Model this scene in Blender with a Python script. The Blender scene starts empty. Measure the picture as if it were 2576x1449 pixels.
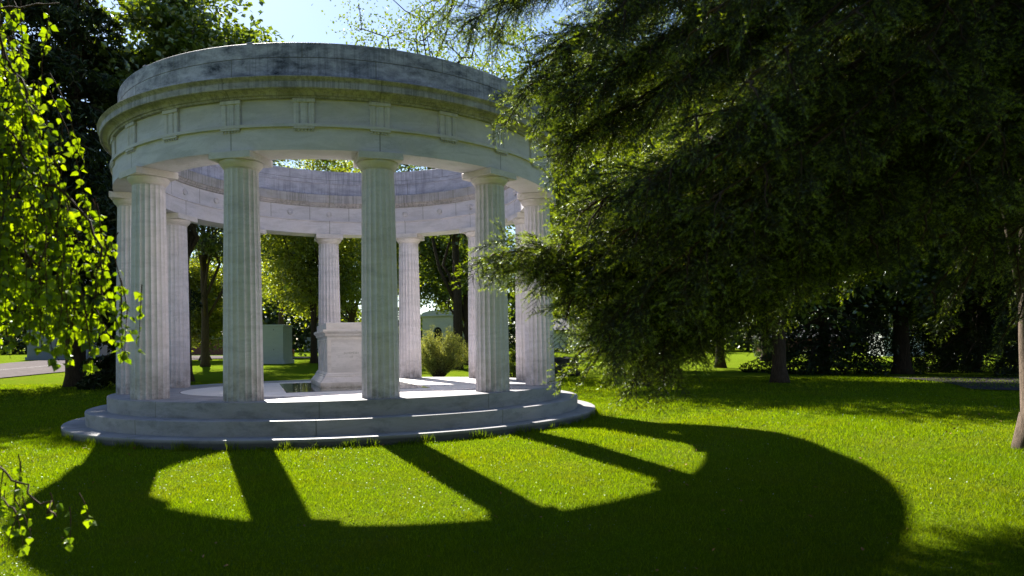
import bpy, math, random
import numpy as np
from mathutils import Vector, Matrix
S = bpy.context.scene
COL = S.collection
R = math.radians
rng = np.random.default_rng(7)
random.seed(7)

# ------------------------------------------------------------------ camera
CAMH, PITCH, ROLL, F, PY = 1.4213, 0.0208, -0.0174, 1800.9, 113.9     # F, PY in pixels of a 2576 wide frame
cr, sr, cp, sp = math.cos(ROLL), math.sin(ROLL), math.cos(PITCH), math.sin(PITCH)
Xa = Vector((1, 0, 0)); Ua = Vector((0, -sp, cp)); Da = Vector((0, cp, sp))
right = Xa * cr + Ua * sr
up = -Xa * sr + Ua * cr
def ray(x, y):
    x2 = (x - 1288) / F; u2 = -(y - 724.5 - PY) / F
    return right * x2 + up * u2 + Da
def at(x, y, Y):
    d = ray(x, y); return Vector((0, 0, CAMH)) + d * (Y / d.y)
cam = bpy.data.cameras.new('camera'); co = bpy.data.objects.new('camera', cam); COL.objects.link(co)
M = Matrix((right, up, -Da)).transposed().to_4x4(); M.translation = (0, 0, CAMH)
co.matrix_world = M
cam.sensor_width = 36; cam.lens = 36 * F / 2576; cam.shift_y = PY / 2576
cam.clip_end = 2000; cam.clip_start = 0.05
cam.dof.use_dof = True; cam.dof.focus_distance = 12.5; cam.dof.aperture_fstop = 2.8
S.camera = co

# ------------------------------------------------------------------ light
AZ, EL = R(-66.0), R(39.0)
ld = Vector((math.cos(AZ) * math.cos(EL), math.sin(AZ) * math.cos(EL), -math.sin(EL)))
sun = bpy.data.lights.new('sun', 'SUN'); so = bpy.data.objects.new('sun', sun); COL.objects.link(so)
sun.energy = 5.0; sun.angle = R(0.6); sun.color = (1.0, .95, .86)
so.rotation_euler = ld.to_track_quat('-Z', 'Y').to_euler()
w = bpy.data.worlds.new('World'); S.world = w; w.use_nodes = True
nt = w.node_tree; bg = nt.nodes['Background']
sky = nt.nodes.new('ShaderNodeTexSky'); sky.sky_type = 'NISHITA'; sky.sun_disc = False
sky.sun_elevation = EL; sky.sun_rotation = math.atan2(-ld.x, -ld.y)
sky.air_density = 1.0; sky.dust_density = 0.25; sky.ozone_density = 3.0
nt.links.new(sky.outputs[0], bg.inputs[0]); bg.inputs[1].default_value = 0.05
S.view_settings.view_transform = 'Standard'; S.view_settings.look = 'None'
S.view_settings.exposure = 1.95; S.view_settings.gamma = 1.0
S.render.engine = 'CYCLES'
cy = S.cycles
cy.max_bounces = 7; cy.diffuse_bounces = 4; cy.glossy_bounces = 2; cy.transmission_bounces = 4
cy.caustics_reflective = False; cy.caustics_refractive = False
cy.use_denoising = True

# ------------------------------------------------------------------ ground height
def gz(x, y):
    x = np.asarray(x, float); y = np.asarray(y, float)
    s = np.clip((y - 22) / 23, 0, 1)
    xx = np.clip(x, -60, 60)
    ss = lambda v: np.clip(v, 0, 1) ** 2 * (3 - 2 * np.clip(v, 0, 1))
    near = -.04 * np.clip(10.4 - y, 0, 8)
    swell = .12 * ss((x - 1.9) / 2.6) * ss((y - 2) / 4) * (1 - ss((y - 13) / 9))
    return near + swell + s * (-.0174 * xx) + np.interp(y, [-500, 45, 90, 140, 400], [0, 0, .5, 1.2, 5])
def gzf(x, y): return float(gz(x, y))

# ------------------------------------------------------------------ node helpers
class N:
    def __init__(s, name):
        s.m = bpy.data.materials.new(name); s.m.use_nodes = True; s.t = s.m.node_tree
        s.t.nodes.clear(); s.out = s.new('OutputMaterial')
    def new(s, ty, **kw):
        n = s.t.nodes.new('ShaderNode' + ty)
        for k, v in kw.items(): setattr(n, k, v)
        return n
    def L(s, a, b): s.t.links.new(a, b)
    def put(s, inp, v):
        if isinstance(v, bpy.types.NodeSocket): s.L(v, inp)
        elif isinstance(v, (tuple, list)) and len(v) == 3 and inp.type == 'RGBA': inp.default_value = (*v, 1)
        else: inp.default_value = v
    def math(s, op, a, b=0.0, c=0.0, clamp=False):
        n = s.new('Math', operation=op, use_clamp=clamp)
        for i, v in enumerate((a, b, c)): s.put(n.inputs[i], v)
        return n.outputs[0]
    def coord(s, which='Object'): return s.new('TexCoord').outputs[which]
    def map(s, v, scale=(1, 1, 1), rot=(0, 0, 0), loc=(0, 0, 0)):
        n = s.new('Mapping'); s.L(v, n.inputs[0]); n.inputs['Scale'].default_value = scale
        n.inputs['Rotation'].default_value = rot; n.inputs['Location'].default_value = loc; return n.outputs[0]
    def noise(s, v, scale=5, detail=4, rough=.55, dist=0):
        n = s.new('TexNoise'); s.L(v, n.inputs['Vector']); n.inputs['Scale'].default_value = scale
        n.inputs['Detail'].default_value = detail; n.inputs['Roughness'].default_value = rough
        n.inputs['Distortion'].default_value = dist; return n.outputs[0]
    def ramp(s, f, a, b, inv=False):
        n = s.new('MapRange'); s.L(f, n.inputs[0]); n.inputs[1].default_value = a; n.inputs[2].default_value = b
        if inv: n.inputs[3].default_value = 1; n.inputs[4].default_value = 0
        return n.outputs[0]
    def mix(s, f, a, b, mode='MIX'):
        n = s.new('MixRGB', blend_type=mode); s.put(n.inputs[0], f); s.put(n.inputs[1], a); s.put(n.inputs[2], b); return n.outputs[0]
    def bump(s, h, d=.01, st=1.0):
        n = s.new('Bump'); s.L(h, n.inputs['Height']); n.inputs['Distance'].default_value = d
        n.inputs['Strength'].default_value = st; return n.outputs[0]
    def principled(s, col, rough=.7, spec=.3, normal=None):
        n = s.new('BsdfPrincipled'); s.put(n.inputs['Base Color'], col); s.put(n.inputs['Roughness'], rough)
        n.inputs['Specular IOR Level'].default_value = spec
        if normal is not None: s.L(normal, n.inputs['Normal'])
        s.L(n.outputs[0], s.out.inputs[0]); return n

def marble(name, base=(.60, .60, .585), vein=.35, grime=0., drip=0., joints=0, jphase=0., zj=None,
           foot=None, foot_col=(.10, .10, .085), fr=(.33, .66), dark=(.055, .06, .07), inner=None, jinner=False, rough=.6, green=0.):
    n = N(name); c = n.coord()
    oi = n.new('ObjectInfo')
    off = n.new('VectorMath', operation='ADD'); n.L(c, off.inputs[0])
    cmb = n.new('CombineXYZ')
    for i in range(3): n.L(n.math('MULTIPLY', oi.outputs['Random'], 37 + 11 * i), cmb.inputs[i])
    n.L(cmb.outputs[0], off.inputs[1]); v = off.outputs[0]
    v1 = n.map(v, (1.2, 1.2, 5.5), (.55, .35, .3))
    a = n.noise(v1, 1.1, 7, .6, .8)
    f = n.ramp(a, .44, .62)
    soft = n.noise(v, .9, 3)
    col = n.mix(n.math('MULTIPLY', f, vein), base, tuple(b * .62 for b in base))
    thin = n.ramp(n.math('ABSOLUTE', n.math('SUBTRACT', n.noise(n.map(v, (1, 1, 2.6), (.7, .2, 0)), .9, 6, .6, 1.2), .5)), 0, .012, True)
    col = n.mix(n.math('MULTIPLY', thin, .28), col, (.28, .28, .27))
    col = n.mix(n.ramp(soft, .3, .7), col, n.mix(.5, col, (base[0] * 1.08, base[1] * 1.0, base[2] * .88)))
    blot = n.noise(v, 22, 5, .7)
    col = n.mix(n.math('MULTIPLY', n.ramp(blot, .45, .75), .14), col, (.25, .25, .22))
    sep = n.new('SeparateXYZ'); n.L(c, sep.inputs[0])
    rad = n.math('POWER', n.math('ADD', n.math('MULTIPLY', sep.outputs[0], sep.outputs[0]), n.math('MULTIPLY', sep.outputs[1], sep.outputs[1])), .5)
    isin = n.math('LESS_THAN', rad, 4.3)
    if grime:
        g1 = n.noise(n.map(v, (1.3, 1.3, 3.0)), 1.7, 10, .68, .3)
        g2 = n.noise(v, 30, 5, .75)
        g = n.ramp(n.math('ADD', g1, n.math('MULTIPLY', g2, .22)), .68 - .14 * grime, .80)
        if inner is not None: g = n.math('MULTIPLY', g, n.math('SUBTRACT', 1.0, n.math('MULTIPLY', isin, 1 - inner)))
        col = n.mix(n.math('MULTIPLY', g, min(1, .8 * grime)), col, dark)
    if drip:
        d1 = n.noise(n.map(v, (9, 9, .35)), 2.2, 6, .7)
        d2 = n.noise(v, .55, 2)
        d = n.math('MULTIPLY', n.ramp(d1, .48, .56), n.ramp(d2, .40, .50))
        col = n.mix(n.math('MULTIPLY', d, drip), col, dark)
    if green:
        gg = n.ramp(n.noise(v, 3.5, 6, .65), .42, .68)
        col = n.mix(n.math('MULTIPLY', gg, green), col, (.20, .185, .085))
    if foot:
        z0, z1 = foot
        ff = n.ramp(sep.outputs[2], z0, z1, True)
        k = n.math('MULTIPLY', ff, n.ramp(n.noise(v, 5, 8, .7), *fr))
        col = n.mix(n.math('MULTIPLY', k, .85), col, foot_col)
    bh = n.noise(v, 60, 4, .7)
    if joints:
        th = n.math('ARCTAN2', sep.outputs[1], sep.outputs[0])
        u = n.math('ADD', n.math('MULTIPLY', th, joints / (2 * math.pi)), jphase)
        rows = None
        if zj is not None:
            row = n.math('GREATER_THAN', sep.outputs[2], zj)
            u = n.math('ADD', u, n.math('MULTIPLY', row, .5))
            rows = n.math('LESS_THAN', n.math('ABSOLUTE', n.math('SUBTRACT', sep.outputs[2], zj)), .006)
        frc = n.math('ABSOLUTE', n.math('SUBTRACT', n.math('FRACT', n.math('ADD', u, 100.5)), .5))
        j = n.math('LESS_THAN', frc, .0042 * joints / 12)
        if rows is not None: j = n.math('MAXIMUM', j, rows)
        if jinner: j = n.math('MULTIPLY', j, isin)
        # every block has its own tone
        wn = n.new('TexWhiteNoise', noise_dimensions='1D')
        n.L(n.math('FLOOR', n.math('ADD', u, 100.0)), wn.inputs['W'])
        if zj is not None:
            wn.noise_dimensions = '2D'
            cb = n.new('CombineXYZ'); n.L(n.math('FLOOR', n.math('ADD', u, 100.0)), cb.inputs[0]); n.L(row, cb.inputs[1])
            n.L(cb.outputs[0], wn.inputs['Vector'])
        col = n.mix(n.math('MULTIPLY', wn.outputs['Value'], .22), col, n.mix(1, col, (.62, .63, .66), 'MULTIPLY'))
        col = n.mix(n.math('MULTIPLY', j, .6), col, (.13, .12, .10))
        bh = n.math('SUBTRACT', bh, n.math('MULTIPLY', j, 3))
    n.principled(col, rough, .35, n.bump(bh, .004, .6))
    return n.m

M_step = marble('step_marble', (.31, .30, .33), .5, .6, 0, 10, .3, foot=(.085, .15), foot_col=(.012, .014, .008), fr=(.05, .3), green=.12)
M_floor = marble('floor_marble', (.80, .75, .73), .2, .05, 0, 12, .15)
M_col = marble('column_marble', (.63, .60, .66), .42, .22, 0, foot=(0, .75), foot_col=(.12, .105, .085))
M_cap = marble('capital_marble', (.64, .60, .63), .4, .15, green=.18)
M_arch = marble('architrave_marble', (.62, .59, .66), .5, .16, 0, 12, .345)
M_frieze = marble('frieze_marble', (.60, .57, .63), .5, .18, 0, 24, .19, green=.06, jinner=True)
M_corn = marble('cornice_marble', (.44, .41, .43), .4, .8, .4, 12, .345, green=.34, inner=.35)
M_par = marble('parapet_marble', (.54, .52, .62), .6, 1.35, .3, 12, .36, zj=6.155, inner=.40, dark=(.025, .03, .045))
M_tri = marble('triglyph_marble', (.60, .57, .62), .35, .15, .2, green=.12)
M_sarc = marble('tomb_marble', (.66, .62, .63), .5, .2, 0, foot=(0, .13), foot_col=(.10, .09, .03))
M_mau = marble('grey_mausoleum_stone', (.40, .44, .42), .2, .1)
M_mau3 = marble('mausoleum_stone_painted_shade', (.14, .16, .20), .2, .1)  # dark bluish tone: the tomb's shade is put into its stone colour
M_mau2 = marble('pale_mausoleum_stone', (.55, .56, .52), .25, .12)

n = N('polished_slab'); c = n.coord()
n.principled(n.mix(n.ramp(n.noise(c, 40, 4), .4, .7), (.10, .105, .10), (.20, .20, .19)), .07, .6); M_slab = n.m

def plain(name, col, rough=.8, var=.3, scale=6, spec=.2, bump=0, stretch=(1, 1, 1)):
    n = N(name); c = n.map(n.coord(), stretch)
    k = n.noise(c, scale, 6, .65)
    cc = n.mix(n.ramp(k, .3, .7), tuple(x * (1 - var) for x in col), tuple(min(1, x * (1 + var)) for x in col))
    n.principled(cc, rough, spec, n.bump(n.noise(c, scale * 4, 5, .7), bump) if bump else None); return n.m
M_dark = plain('dark_opening', (.02, .02, .02), .5)
M_glass = plain('window_glass', (.03, .03, .035), .08, spec=.6)
M_white = plain('white_wall', (.62, .66, .72), .8, .06)
M_beige = plain('cream_wall', (.50, .47, .42), .8, .06)
M_roof = plain('grey_roof', (.12, .12, .12), .8, .2)
M_brown = plain('brown_brick', (.16, .07, .05), .85, .3, 12)
M_boulder = plain('boulder_stone', (.05, .048, .058), .8, .6, 3, bump=.03)
M_bark = plain('dark_bark', (.055, .038, .026), .95, .5, 7, bump=.03, stretch=(3, 3, .5))
M_bark2 = plain('grey_bark', (.13, .095, .07), .95, .45, 9, bump=.025, stretch=(4, 4, .5))
M_birchbark = plain('birch_bark', (.42, .40, .34), .8, .5, 5, bump=.01, stretch=(1, 1, 4))
M_twig = plain('twig_bark', (.06, .036, .024), .9, .4, 20)
M_road = plain('asphalt', (.125, .11, .108), 1.0, .22, 2.5, spec=0, bump=.004)
M_path = plain('dark_asphalt', (.05, .044, .046), 1.0, .2, 3, spec=0, bump=.004)
M_line = plain('pale_line', (.22, .20, .20), .9, .1)
M_pot = plain('pot_stone', (.35, .33, .36), .8, .2)

def leaf_mat(name, col, var=.4, trans=.45, tcol=None, gloss=.08, hue=(1.35, 1.0, .5), patch=None):
    n = N(name); g = n.new('NewGeometry'); r = g.outputs['Random Per Island']
    c2 = tuple(min(1, a * b) for a, b in zip(col, hue))
    c = n.mix(r, tuple(x * (1 - var) for x in col), tuple(x * (1 + var) for x in c2))
    big = n.noise(n.coord(), .6, 3)
    c = n.mix(n.math('MULTIPLY', n.ramp(big, .35, .65), .35), c, n.mix(1, c, (.75, .85, .9), 'MULTIPLY'))
    if patch:
        cc = n.coord(); k1 = n.ramp(n.noise(cc, 1.4, 5, .65, .4), .50, .66); k2 = n.ramp(n.noise(n.map(cc, (1, 1, 1), (0, 0, 0), (7, 3, 0)), .45, 4, .6), .40, .62)
        c = n.mix(n.math('MULTIPLY', k1, .45), c, patch); c = n.mix(n.math('MULTIPLY', k2, .40), c, n.mix(1, c, (.62, .95, .9), 'MULTIPLY'))
    d = n.new('BsdfDiffuse'); n.L(c, d.inputs[0])
    t = n.new('BsdfTranslucent'); tc = n.mix(1, c, tcol or (1.9, 1.7, .35), 'MULTIPLY'); n.L(tc, t.inputs[0])
    m = n.new('MixShader'); m.inputs[0].default_value = trans; n.L(d.outputs[0], m.inputs[1]); n.L(t.outputs[0], m.inputs[2])
    gl = n.new('BsdfGlossy'); gl.inputs['Roughness'].default_value = .38; gl.inputs[0].default_value = (.9, .95, .9, 1)
    m2 = n.new('MixShader'); m2.inputs[0].default_value = gloss; n.L(m.outputs[0], m2.inputs[1]); n.L(gl.outputs[0], m2.inputs[2])
    n.L(m2.outputs[0], n.out.inputs[0]); return n.m
L_birch = leaf_mat('birch_leaf', (.095, .165, .010), .5, .55, (1.9, 1.95, .25), .03)
L_maple = leaf_mat('maple_leaf', (.06, .11, .014), .45, .48, (2.1, 1.9, .4), .09)
L_light = leaf_mat('light_leaf', (.11, .17, .02), .4, .55, (2.1, 1.9, .4), .07)
L_darkf = leaf_mat('dark_leaf', (.03, .06, .012), .5, .4, None, .06)
L_conif = leaf_mat('conifer_needles', (.014, .030, .012), .5, .15, None, .03)
L_will = leaf_mat('willow_leaf', (.22, .27, .10), .35, .45, (1.5, 1.5, .7), .06, (1.5, 1.15, .8))
L_red = leaf_mat('barberry_leaf', (.12, .035, .03), .4, .4, (1.8, .9, .6), .04, (1.2, 1.2, 1))
L_hedge = leaf_mat('hedge_leaf', (.04, .085, .012), .4, .3)
L_need = leaf_mat('old_needles', (.019, .040, .008), .5, .30, None, .07)
L_new = leaf_mat('fresh_needles', (.135, .225, .012), .35, .48, (1.9, 1.8, .3), .08)
L_grass = leaf_mat('grass_blade', (.092, .152, .004), .42, .50, (1.85, 1.8, .10), .006, (1.33, 1.05, .5), (.125, .115, .02))
L_clover = leaf_mat('clover_leaf', (.06, .12, .02), .35, .40, (1.8, 1.7, .3), .02)
M_flower = plain('clover_flower_white', (.36, .34, .27), .8, .15, 50)
M_litter = plain('dry_leaf', (.22, .11, .04), .8, .4, 20)

# ------------------------------------------------------------------ mesh helpers
def link(name, me, mats=(), parent=None, loc=None):
    for m in mats: me.materials.append(m)
    o = bpy.data.objects.new(name, me); COL.objects.link(o)
    if parent is not None: o.parent = parent
    if loc is not None: o.location = loc
    return o
def tag(o, label=None, cat=None, group=None, kind=None):
    if label: o['label'] = label
    if cat: o['category'] = cat
    if group: o['group'] = group
    if kind: o['kind'] = kind
    return o
def empty(name, loc, label, cat, group=None, rz=0):
    o = bpy.data.objects.new(name, None); COL.objects.link(o); o.location = loc; o.rotation_euler = (0, 0, rz)
    o.empty_display_size = .3
    return tag(o, label, cat, group)
def np_mesh(name, V, k, mats, parent=None, mi=None, smooth=False, loc=None):
    """V: (n*k,3) unshared polygon corners, k corners a face"""
    V = np.ascontiguousarray(V, np.float32).reshape(-1, 3); nv = len(V); nf = nv // k
    me = bpy.data.meshes.new(name)
    me.vertices.add(nv); me.vertices.foreach_set('co', V.ravel())
    me.loops.add(nv); me.loops.foreach_set('vertex_index', np.arange(nv, dtype=np.int32))
    me.polygons.add(nf); me.polygons.foreach_set('loop_start', np.arange(0, nv, k, dtype=np.int32))
    if mi is not None: me.polygons.foreach_set('material_index', np.asarray(mi, np.int32))
    me.polygons.foreach_set('use_smooth', np.full(nf, smooth))
    me.update(calc_edges=True)
    return link(name, me, mats, parent, loc)
class MB:
    def __init__(s): s.v = []; s.f = []; s.mi = []; s.m = 0
    def add(s, vs, fs):
        b = len(s.v); s.v += [tuple(v) for v in vs]
        for f in fs: s.f.append(tuple(i + b for i in f)); s.mi.append(s.m)
    def box(s, x0, x1, y0, y1, z0, z1, T=None, bev=0):
        if bev:
            b = bev; pts = []
            ring = lambda z, i: [(x0 + i, y0 + i, z), (x1 - i, y0 + i, z), (x1 - i, y1 - i, z), (x0 + i, y1 - i, z)]
            vs = ring(z0, b) + ring(z0 + b, 0) + ring(z1 - b, 0) + ring(z1, b)
            fs = [(3, 2, 1, 0), (12, 13, 14, 15)]
            for r_ in range(3):
                for i in range(4): fs.append((r_ * 4 + i, r_ * 4 + (i + 1) % 4, r_ * 4 + 4 + (i + 1) % 4, r_ * 4 + 4 + i))
        else:
            vs = [(x, y, z) for z in (z0, z1) for x, y in ((x0, y0), (x1, y0), (x1, y1), (x0, y1))]
            fs = [(3, 2, 1, 0), (4, 5, 6, 7), (0, 1, 5, 4), (1, 2, 6, 5), (2, 3, 7, 6), (3, 0, 4, 7)]
        if T is not None: vs = [T @ Vector(v) for v in vs]
        s.add(vs, fs)
    def lathe(s, prof, n=192, closed=True, T=None):
        k = len(prof); vs = []
        for i in range(n):
            a = 2 * math.pi * i / n; c_, s_ = math.cos(a), math.sin(a)
            vs += [(r * c_, r * s_, z) for r, z in prof]
        fs = []
        for i in range(n):
            j = (i + 1) % n
            for q in range(k if closed else k - 1):
                q2 = (q + 1) % k; fs.append((i * k + q, j * k + q, j * k + q2, i * k + q2))
        if T is not None: vs = [T @ Vector(v) for v in vs]
        s.add(vs, fs)
    def disc(s, r, z, n=192):
        s.add([(0, 0, z)] + [(r * math.cos(2 * math.pi * i / n), r * math.sin(2 * math.pi * i / n), z) for i in range(n)],
              [(0, 1 + i, 1 + (i + 1) % n) for i in range(n)])
    def tube(s, pts, rad, n=7, cap=True):
        pts = [Vector(p) for p in pts]; vs = []; k = len(pts)
        u = None
        for i, p in enumerate(pts):
            d = (pts[min(i + 1, k - 1)] - pts[max(i - 1, 0)])
            if d.length < 1e-6: d = Vector((0, 0, 1))
            d.normalize()
            if u is None: u = d.orthogonal().normalized()
            u = (u - d * u.dot(d))
            u = u.normalized() if u.length > 1e-6 else d.orthogonal().normalized()
            w_ = d.cross(u); r = rad[i] if hasattr(rad, '__len__') else rad
            for j in range(n):
                a = 2 * math.pi * j / n; vs.append(p + (u * math.cos(a) + w_ * math.sin(a)) * r)
        fs = [(i * n + j, i * n + (j + 1) % n, (i + 1) * n + (j + 1) % n, (i + 1) * n + j) for i in range(k - 1) for j in range(n)]
        if cap: fs += [tuple(range(n - 1, -1, -1)), tuple((k - 1) * n + j for j in range(n))]
        s.add(vs, fs)
    def build(s, name, mats, parent=None, smooth=False, auto=None, loc=None):
        me = bpy.data.meshes.new(name); me.from_pydata(s.v, [], s.f)
        if not isinstance(mats, (list, tuple)): mats = [mats]
        me.polygons.foreach_set('material_index', s.mi)
        me.polygons.foreach_set('use_smooth', [smooth] * len(s.f)); me.update()
        if auto: me.set_sharp_from_angle(angle=R(auto))
        return link(name, me, mats, parent, loc)

# ------------------------------------------------------------------ setting
def sheet(name, xs, ys, mat, dz=0.0, kind='structure'):
    X, Y = np.meshgrid(xs, ys); Z = gz(X, Y) + dz
    v = np.stack([X, Y, Z], -1).reshape(-1, 3); nx = len(xs)
    f = [(j * nx + i, j * nx + i + 1, (j + 1) * nx + i + 1, (j + 1) * nx + i) for j in range(len(ys) - 1) for i in range(nx - 1)]
    me = bpy.data.meshes.new(name); me.from_pydata(v.tolist(), [], f); me.update()
    return tag(link(name, me, [mat]), kind=kind)
n = N('lawn'); c = n.coord()
k = n.noise(c, 1.3, 6, .6); k2 = n.noise(c, 45, 4, .7); k3 = n.noise(n.map(c, (1, 1, 1)), 7, 5, .6)
col = n.mix(n.ramp(k2, .3, .7), (.06, .10, .006), (.14, .20, .010))
col = n.mix(n.math('MULTIPLY', n.ramp(k, .45, .7), .4), col, (.155, .15, .02))
col = n.mix(n.math('MULTIPLY', n.ramp(k3, .5, .75), .3), col, (.05, .10, .01))
speck = n.ramp(n.noise(c, 26, 2, .6), .70, .74)
far = n.ramp(n.new('CameraData').outputs['View Distance'], 9, 18) if False else .35
col = n.mix(n.math('MULTIPLY', speck, .35), col, (.4, .38, .28))
bh = n.math('ADD', n.noise(c, 70, 4, .8), n.math('MULTIPLY', k3, .5))
d = n.new('BsdfDiffuse'); n.L(col, d.inputs[0]); n.L(n.bump(bh, .03, 1), d.inputs['Normal'])
n.L(d.outputs[0], n.out.inputs[0]); M_lawn = n.m
brk = [-300, -60, -10, 0, 2] + list(np.arange(2.4, 22, .4)) + list(np.linspace(22, 45, 12)) + list(np.linspace(50, 90, 9)) + [100, 120, 140, 200, 400, 900]
sheet('ground', [-900, -300, -120] + list(np.linspace(-60, -15, 8)) + list(np.arange(-14, 14.1, .5)) + list(np.linspace(16, 60, 8)) + [120, 300, 900], brk, M_lawn)

def strip(name, L_, R_, mat, dz):
    vs = []; fs = []
    for (a, b) in zip(L_, R_):
        vs += [(a[0], a[1], gzf(*a) + dz), (b[0], b[1], gzf(*b) + dz)]
    for i in range(len(L_) - 1): fs.append((2 * i, 2 * i + 1, 2 * i + 3, 2 * i + 2))
    me = bpy.data.meshes.new(name); me.from_pydata(vs, [], fs); me.update()
    return tag(link(name, me, [mat]), kind='structure')
def dense(P, m=14):
    P = np.array(P, float); t = np.arange(len(P)); tt = np.linspace(0, len(P) - 1, (len(P) - 1) * m + 1)
    return list(zip(np.interp(tt, t, P[:, 0]), np.interp(tt, t, P[:, 1])))
near = [(-27, 26), (-26.6, 31), (-26.5, 37), (-27, 43), (-28, 50), (-29.5, 60), (-31, 72), (-33, 86)]
farr = [(-35, 26), (-34.8, 31), (-35, 37), (-36, 43), (-38, 50), (-42, 60), (-46, 74), (-49, 90)]
strip('road', dense(farr), dense(near), M_road, .05)
mid0 = [(a[0] * .48 + b[0] * .52, a[1] * .48 + b[1] * .52) for a, b in zip(near, farr)]
mid1 = [(p[0] - .16, p[1]) for p in mid0]
strip('road_line', dense(mid1), dense(mid0), M_line, .058)
strip('road.001', dense([(-54, 84), (-30, 78), (-18, 84)]), dense([(-52, 76), (-30, 71.5), (-14, 78)]), M_road, .064)
strip('path', dense([(16.0, 31.0), (19, 28.4), (24, 27), (34, 27)]), dense([(14.8, 24.5), (12.9, 20.2), (14.5, 17.4), (22, 14)]), M_path, .035)

# ------------------------------------------------------------------ round temple
PHI = .3443
CX, CY = -3.6237, 15.866
T = empty('round_temple', (CX, CY, 0), 'open round marble colonnade of twelve fluted columns carrying a ring without a roof', 'monument')
def ring(name, prof, mat, parent=T, auto=30, label=None):
    m = MB(); m.lathe(prof, 216); o = m.build(name, mat, parent, True, auto)
    if label: o['label'] = label
    return o
RI = 3.97
for r0, r1, z0, z1 in ((5.403, 4.9, -.25, .146), (5.031, 4.5, .10, .383)):
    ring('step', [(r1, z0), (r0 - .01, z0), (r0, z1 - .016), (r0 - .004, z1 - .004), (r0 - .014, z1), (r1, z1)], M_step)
m = MB(); m.lathe([(4.673 - .4, .34), (4.668, .34), (4.673, .628), (4.669, .64), (4.659, .644), (3.4, .644)], 216, False)
m.build('step', M_step, T, True, 30)
m = MB(); m.disc(3.4, .644, 216); m.build('floor', M_floor, T)
# ring joint + slab
m = MB(); m.lathe([(3.395, .640), (3.395, .6455), (3.408, .6455), (3.408, .640)], 216); m.build('floor_joint', M_dark, T)
rotA = Matrix.Rotation(PHI, 4, 'Z')
m = MB(); m.box(-1.40, 1.40, -1.86, 2.3, .60, .652, rotA, .006); m.build('granite_slab', M_slab, T)
# columns
nf, seg = 20, 8
def column_mesh():
    H = 3.75; zs = np.linspace(0, H, 19); vs = []; fs = []; n_ = nf * seg
    for z in zs:
        t = z / H; r = .312 + (.267 - .312) * t + .006 * math.sin(math.pi * t)
        dep = .022 * min(1, (H - z) / .05 + .15)
        for i in range(n_):
            u = (i % seg) / seg; a = 2 * math.pi * i / n_
            rr = r - dep * math.sin(math.pi * u) ** .8
            vs.append((rr * math.cos(a), rr * math.sin(a), z))
    for k in range(len(zs) - 1):
        for i in range(n_):
            j = (i + 1) % n_; fs.append((k * n_ + i, k * n_ + j, (k + 1) * n_ + j, (k + 1) * n_ + i))
    me = bpy.data.meshes.new('shaft'); me.from_pydata(vs, [], fs); me.materials.append(M_col)
    me.polygons.foreach_set('use_smooth', [True] * len(fs)); me.update(); me.set_sharp_from_angle(angle=R(35)); return me
shaft = column_mesh()
m = MB()
m.lathe([(.20, 3.74), (.268, 3.74), (.274, 3.747), (.269, 3.752), (.277, 3.76), (.273, 3.765), (.283, 3.772), (.30, 3.79), (.322, 3.815), (.338, 3.84), (.345, 3.858), (.343, 3.870), (.335, 3.876), (.20, 3.876)], 72)
cap = m.build('capital', M_cap, None, True, 35)
m = MB(); m.box(-.358, .358, -.358, .358, 3.8765, 3.993, None, .005); aba = m.build('abacus', M_cap, None)
for i in range(12):
    a = -math.pi / 2 + PHI + i * math.pi / 6
    o = bpy.data.objects.new('column', shaft); COL.objects.link(o); o.parent = T
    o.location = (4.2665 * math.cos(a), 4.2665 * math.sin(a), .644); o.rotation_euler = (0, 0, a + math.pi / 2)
    c1 = cap if i == 0 else cap.copy(); c2 = aba if i == 0 else aba.copy()
    for c_ in (c1, c2):
        if i: COL.objects.link(c_)
        c_.parent = o
ring('architrave', [(RI, 4.637), (RI, 4.975), (RI - .03, 4.98), (RI - .03, 5.005), (4.50, 5.005), (4.555, 5.0), (4.555, 4.637)], M_arch)
ring('taenia_band', [(4.3, 5.0), (4.600, 4.999), (4.602, 5.048), (4.592, 5.052), (4.3, 5.052)], M_frieze)
ring('frieze', [(4.0, 5.0052), (4.0, 5.375), (4.3, 5.45), (4.535, 5.45), (4.535, 5.05), (4.3, 5.05)], M_frieze)
ring('cornice', [(3.985, 5.376), (3.965, 5.39), (3.965, 5.42), (3.94, 5.43), (3.925, 5.47), (3.90, 5.482), (3.90, 5.70), (3.93, 5.715), (4.3, 5.75),
                 (4.46, 5.765), (4.80, 5.738), (4.812, 5.728), (4.805, 5.716), (4.785, 5.70), (4.765, 5.68), (4.757, 5.66), (4.77, 5.655), (4.77, 5.565), (4.762, 5.556), (4.745, 5.556), (4.74, 5.572),
                 (4.66, 5.545), (4.635, 5.52), (4.625, 5.49), (4.60, 5.485), (4.59, 5.455), (4.56, 5.451), (4.2, 5.4505)], M_corn)
m = MB()
m.lathe([(4.12, 5.75), (4.12, 6.05), (4.105, 6.055), (4.10, 6.395), (4.11, 6.405), (4.45, 6.405), (4.462, 6.395), (4.463, 6.162), (4.455, 6.156), (4.463, 6.150), (4.466, 5.765), (4.3, 5.75)], 216)
for i in range(12):
    a = -math.pi / 2 + PHI + i * math.pi / 6 + .06
    Tm = Matrix.Rotation(a, 4, 'Z') @ Matrix.Translation((4.43, 0, 6.40))
    m.box(-.05, .028, -.045, .045, .0, .03, Tm, .006)
m.build('parapet', M_par, T, True, 30)
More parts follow.
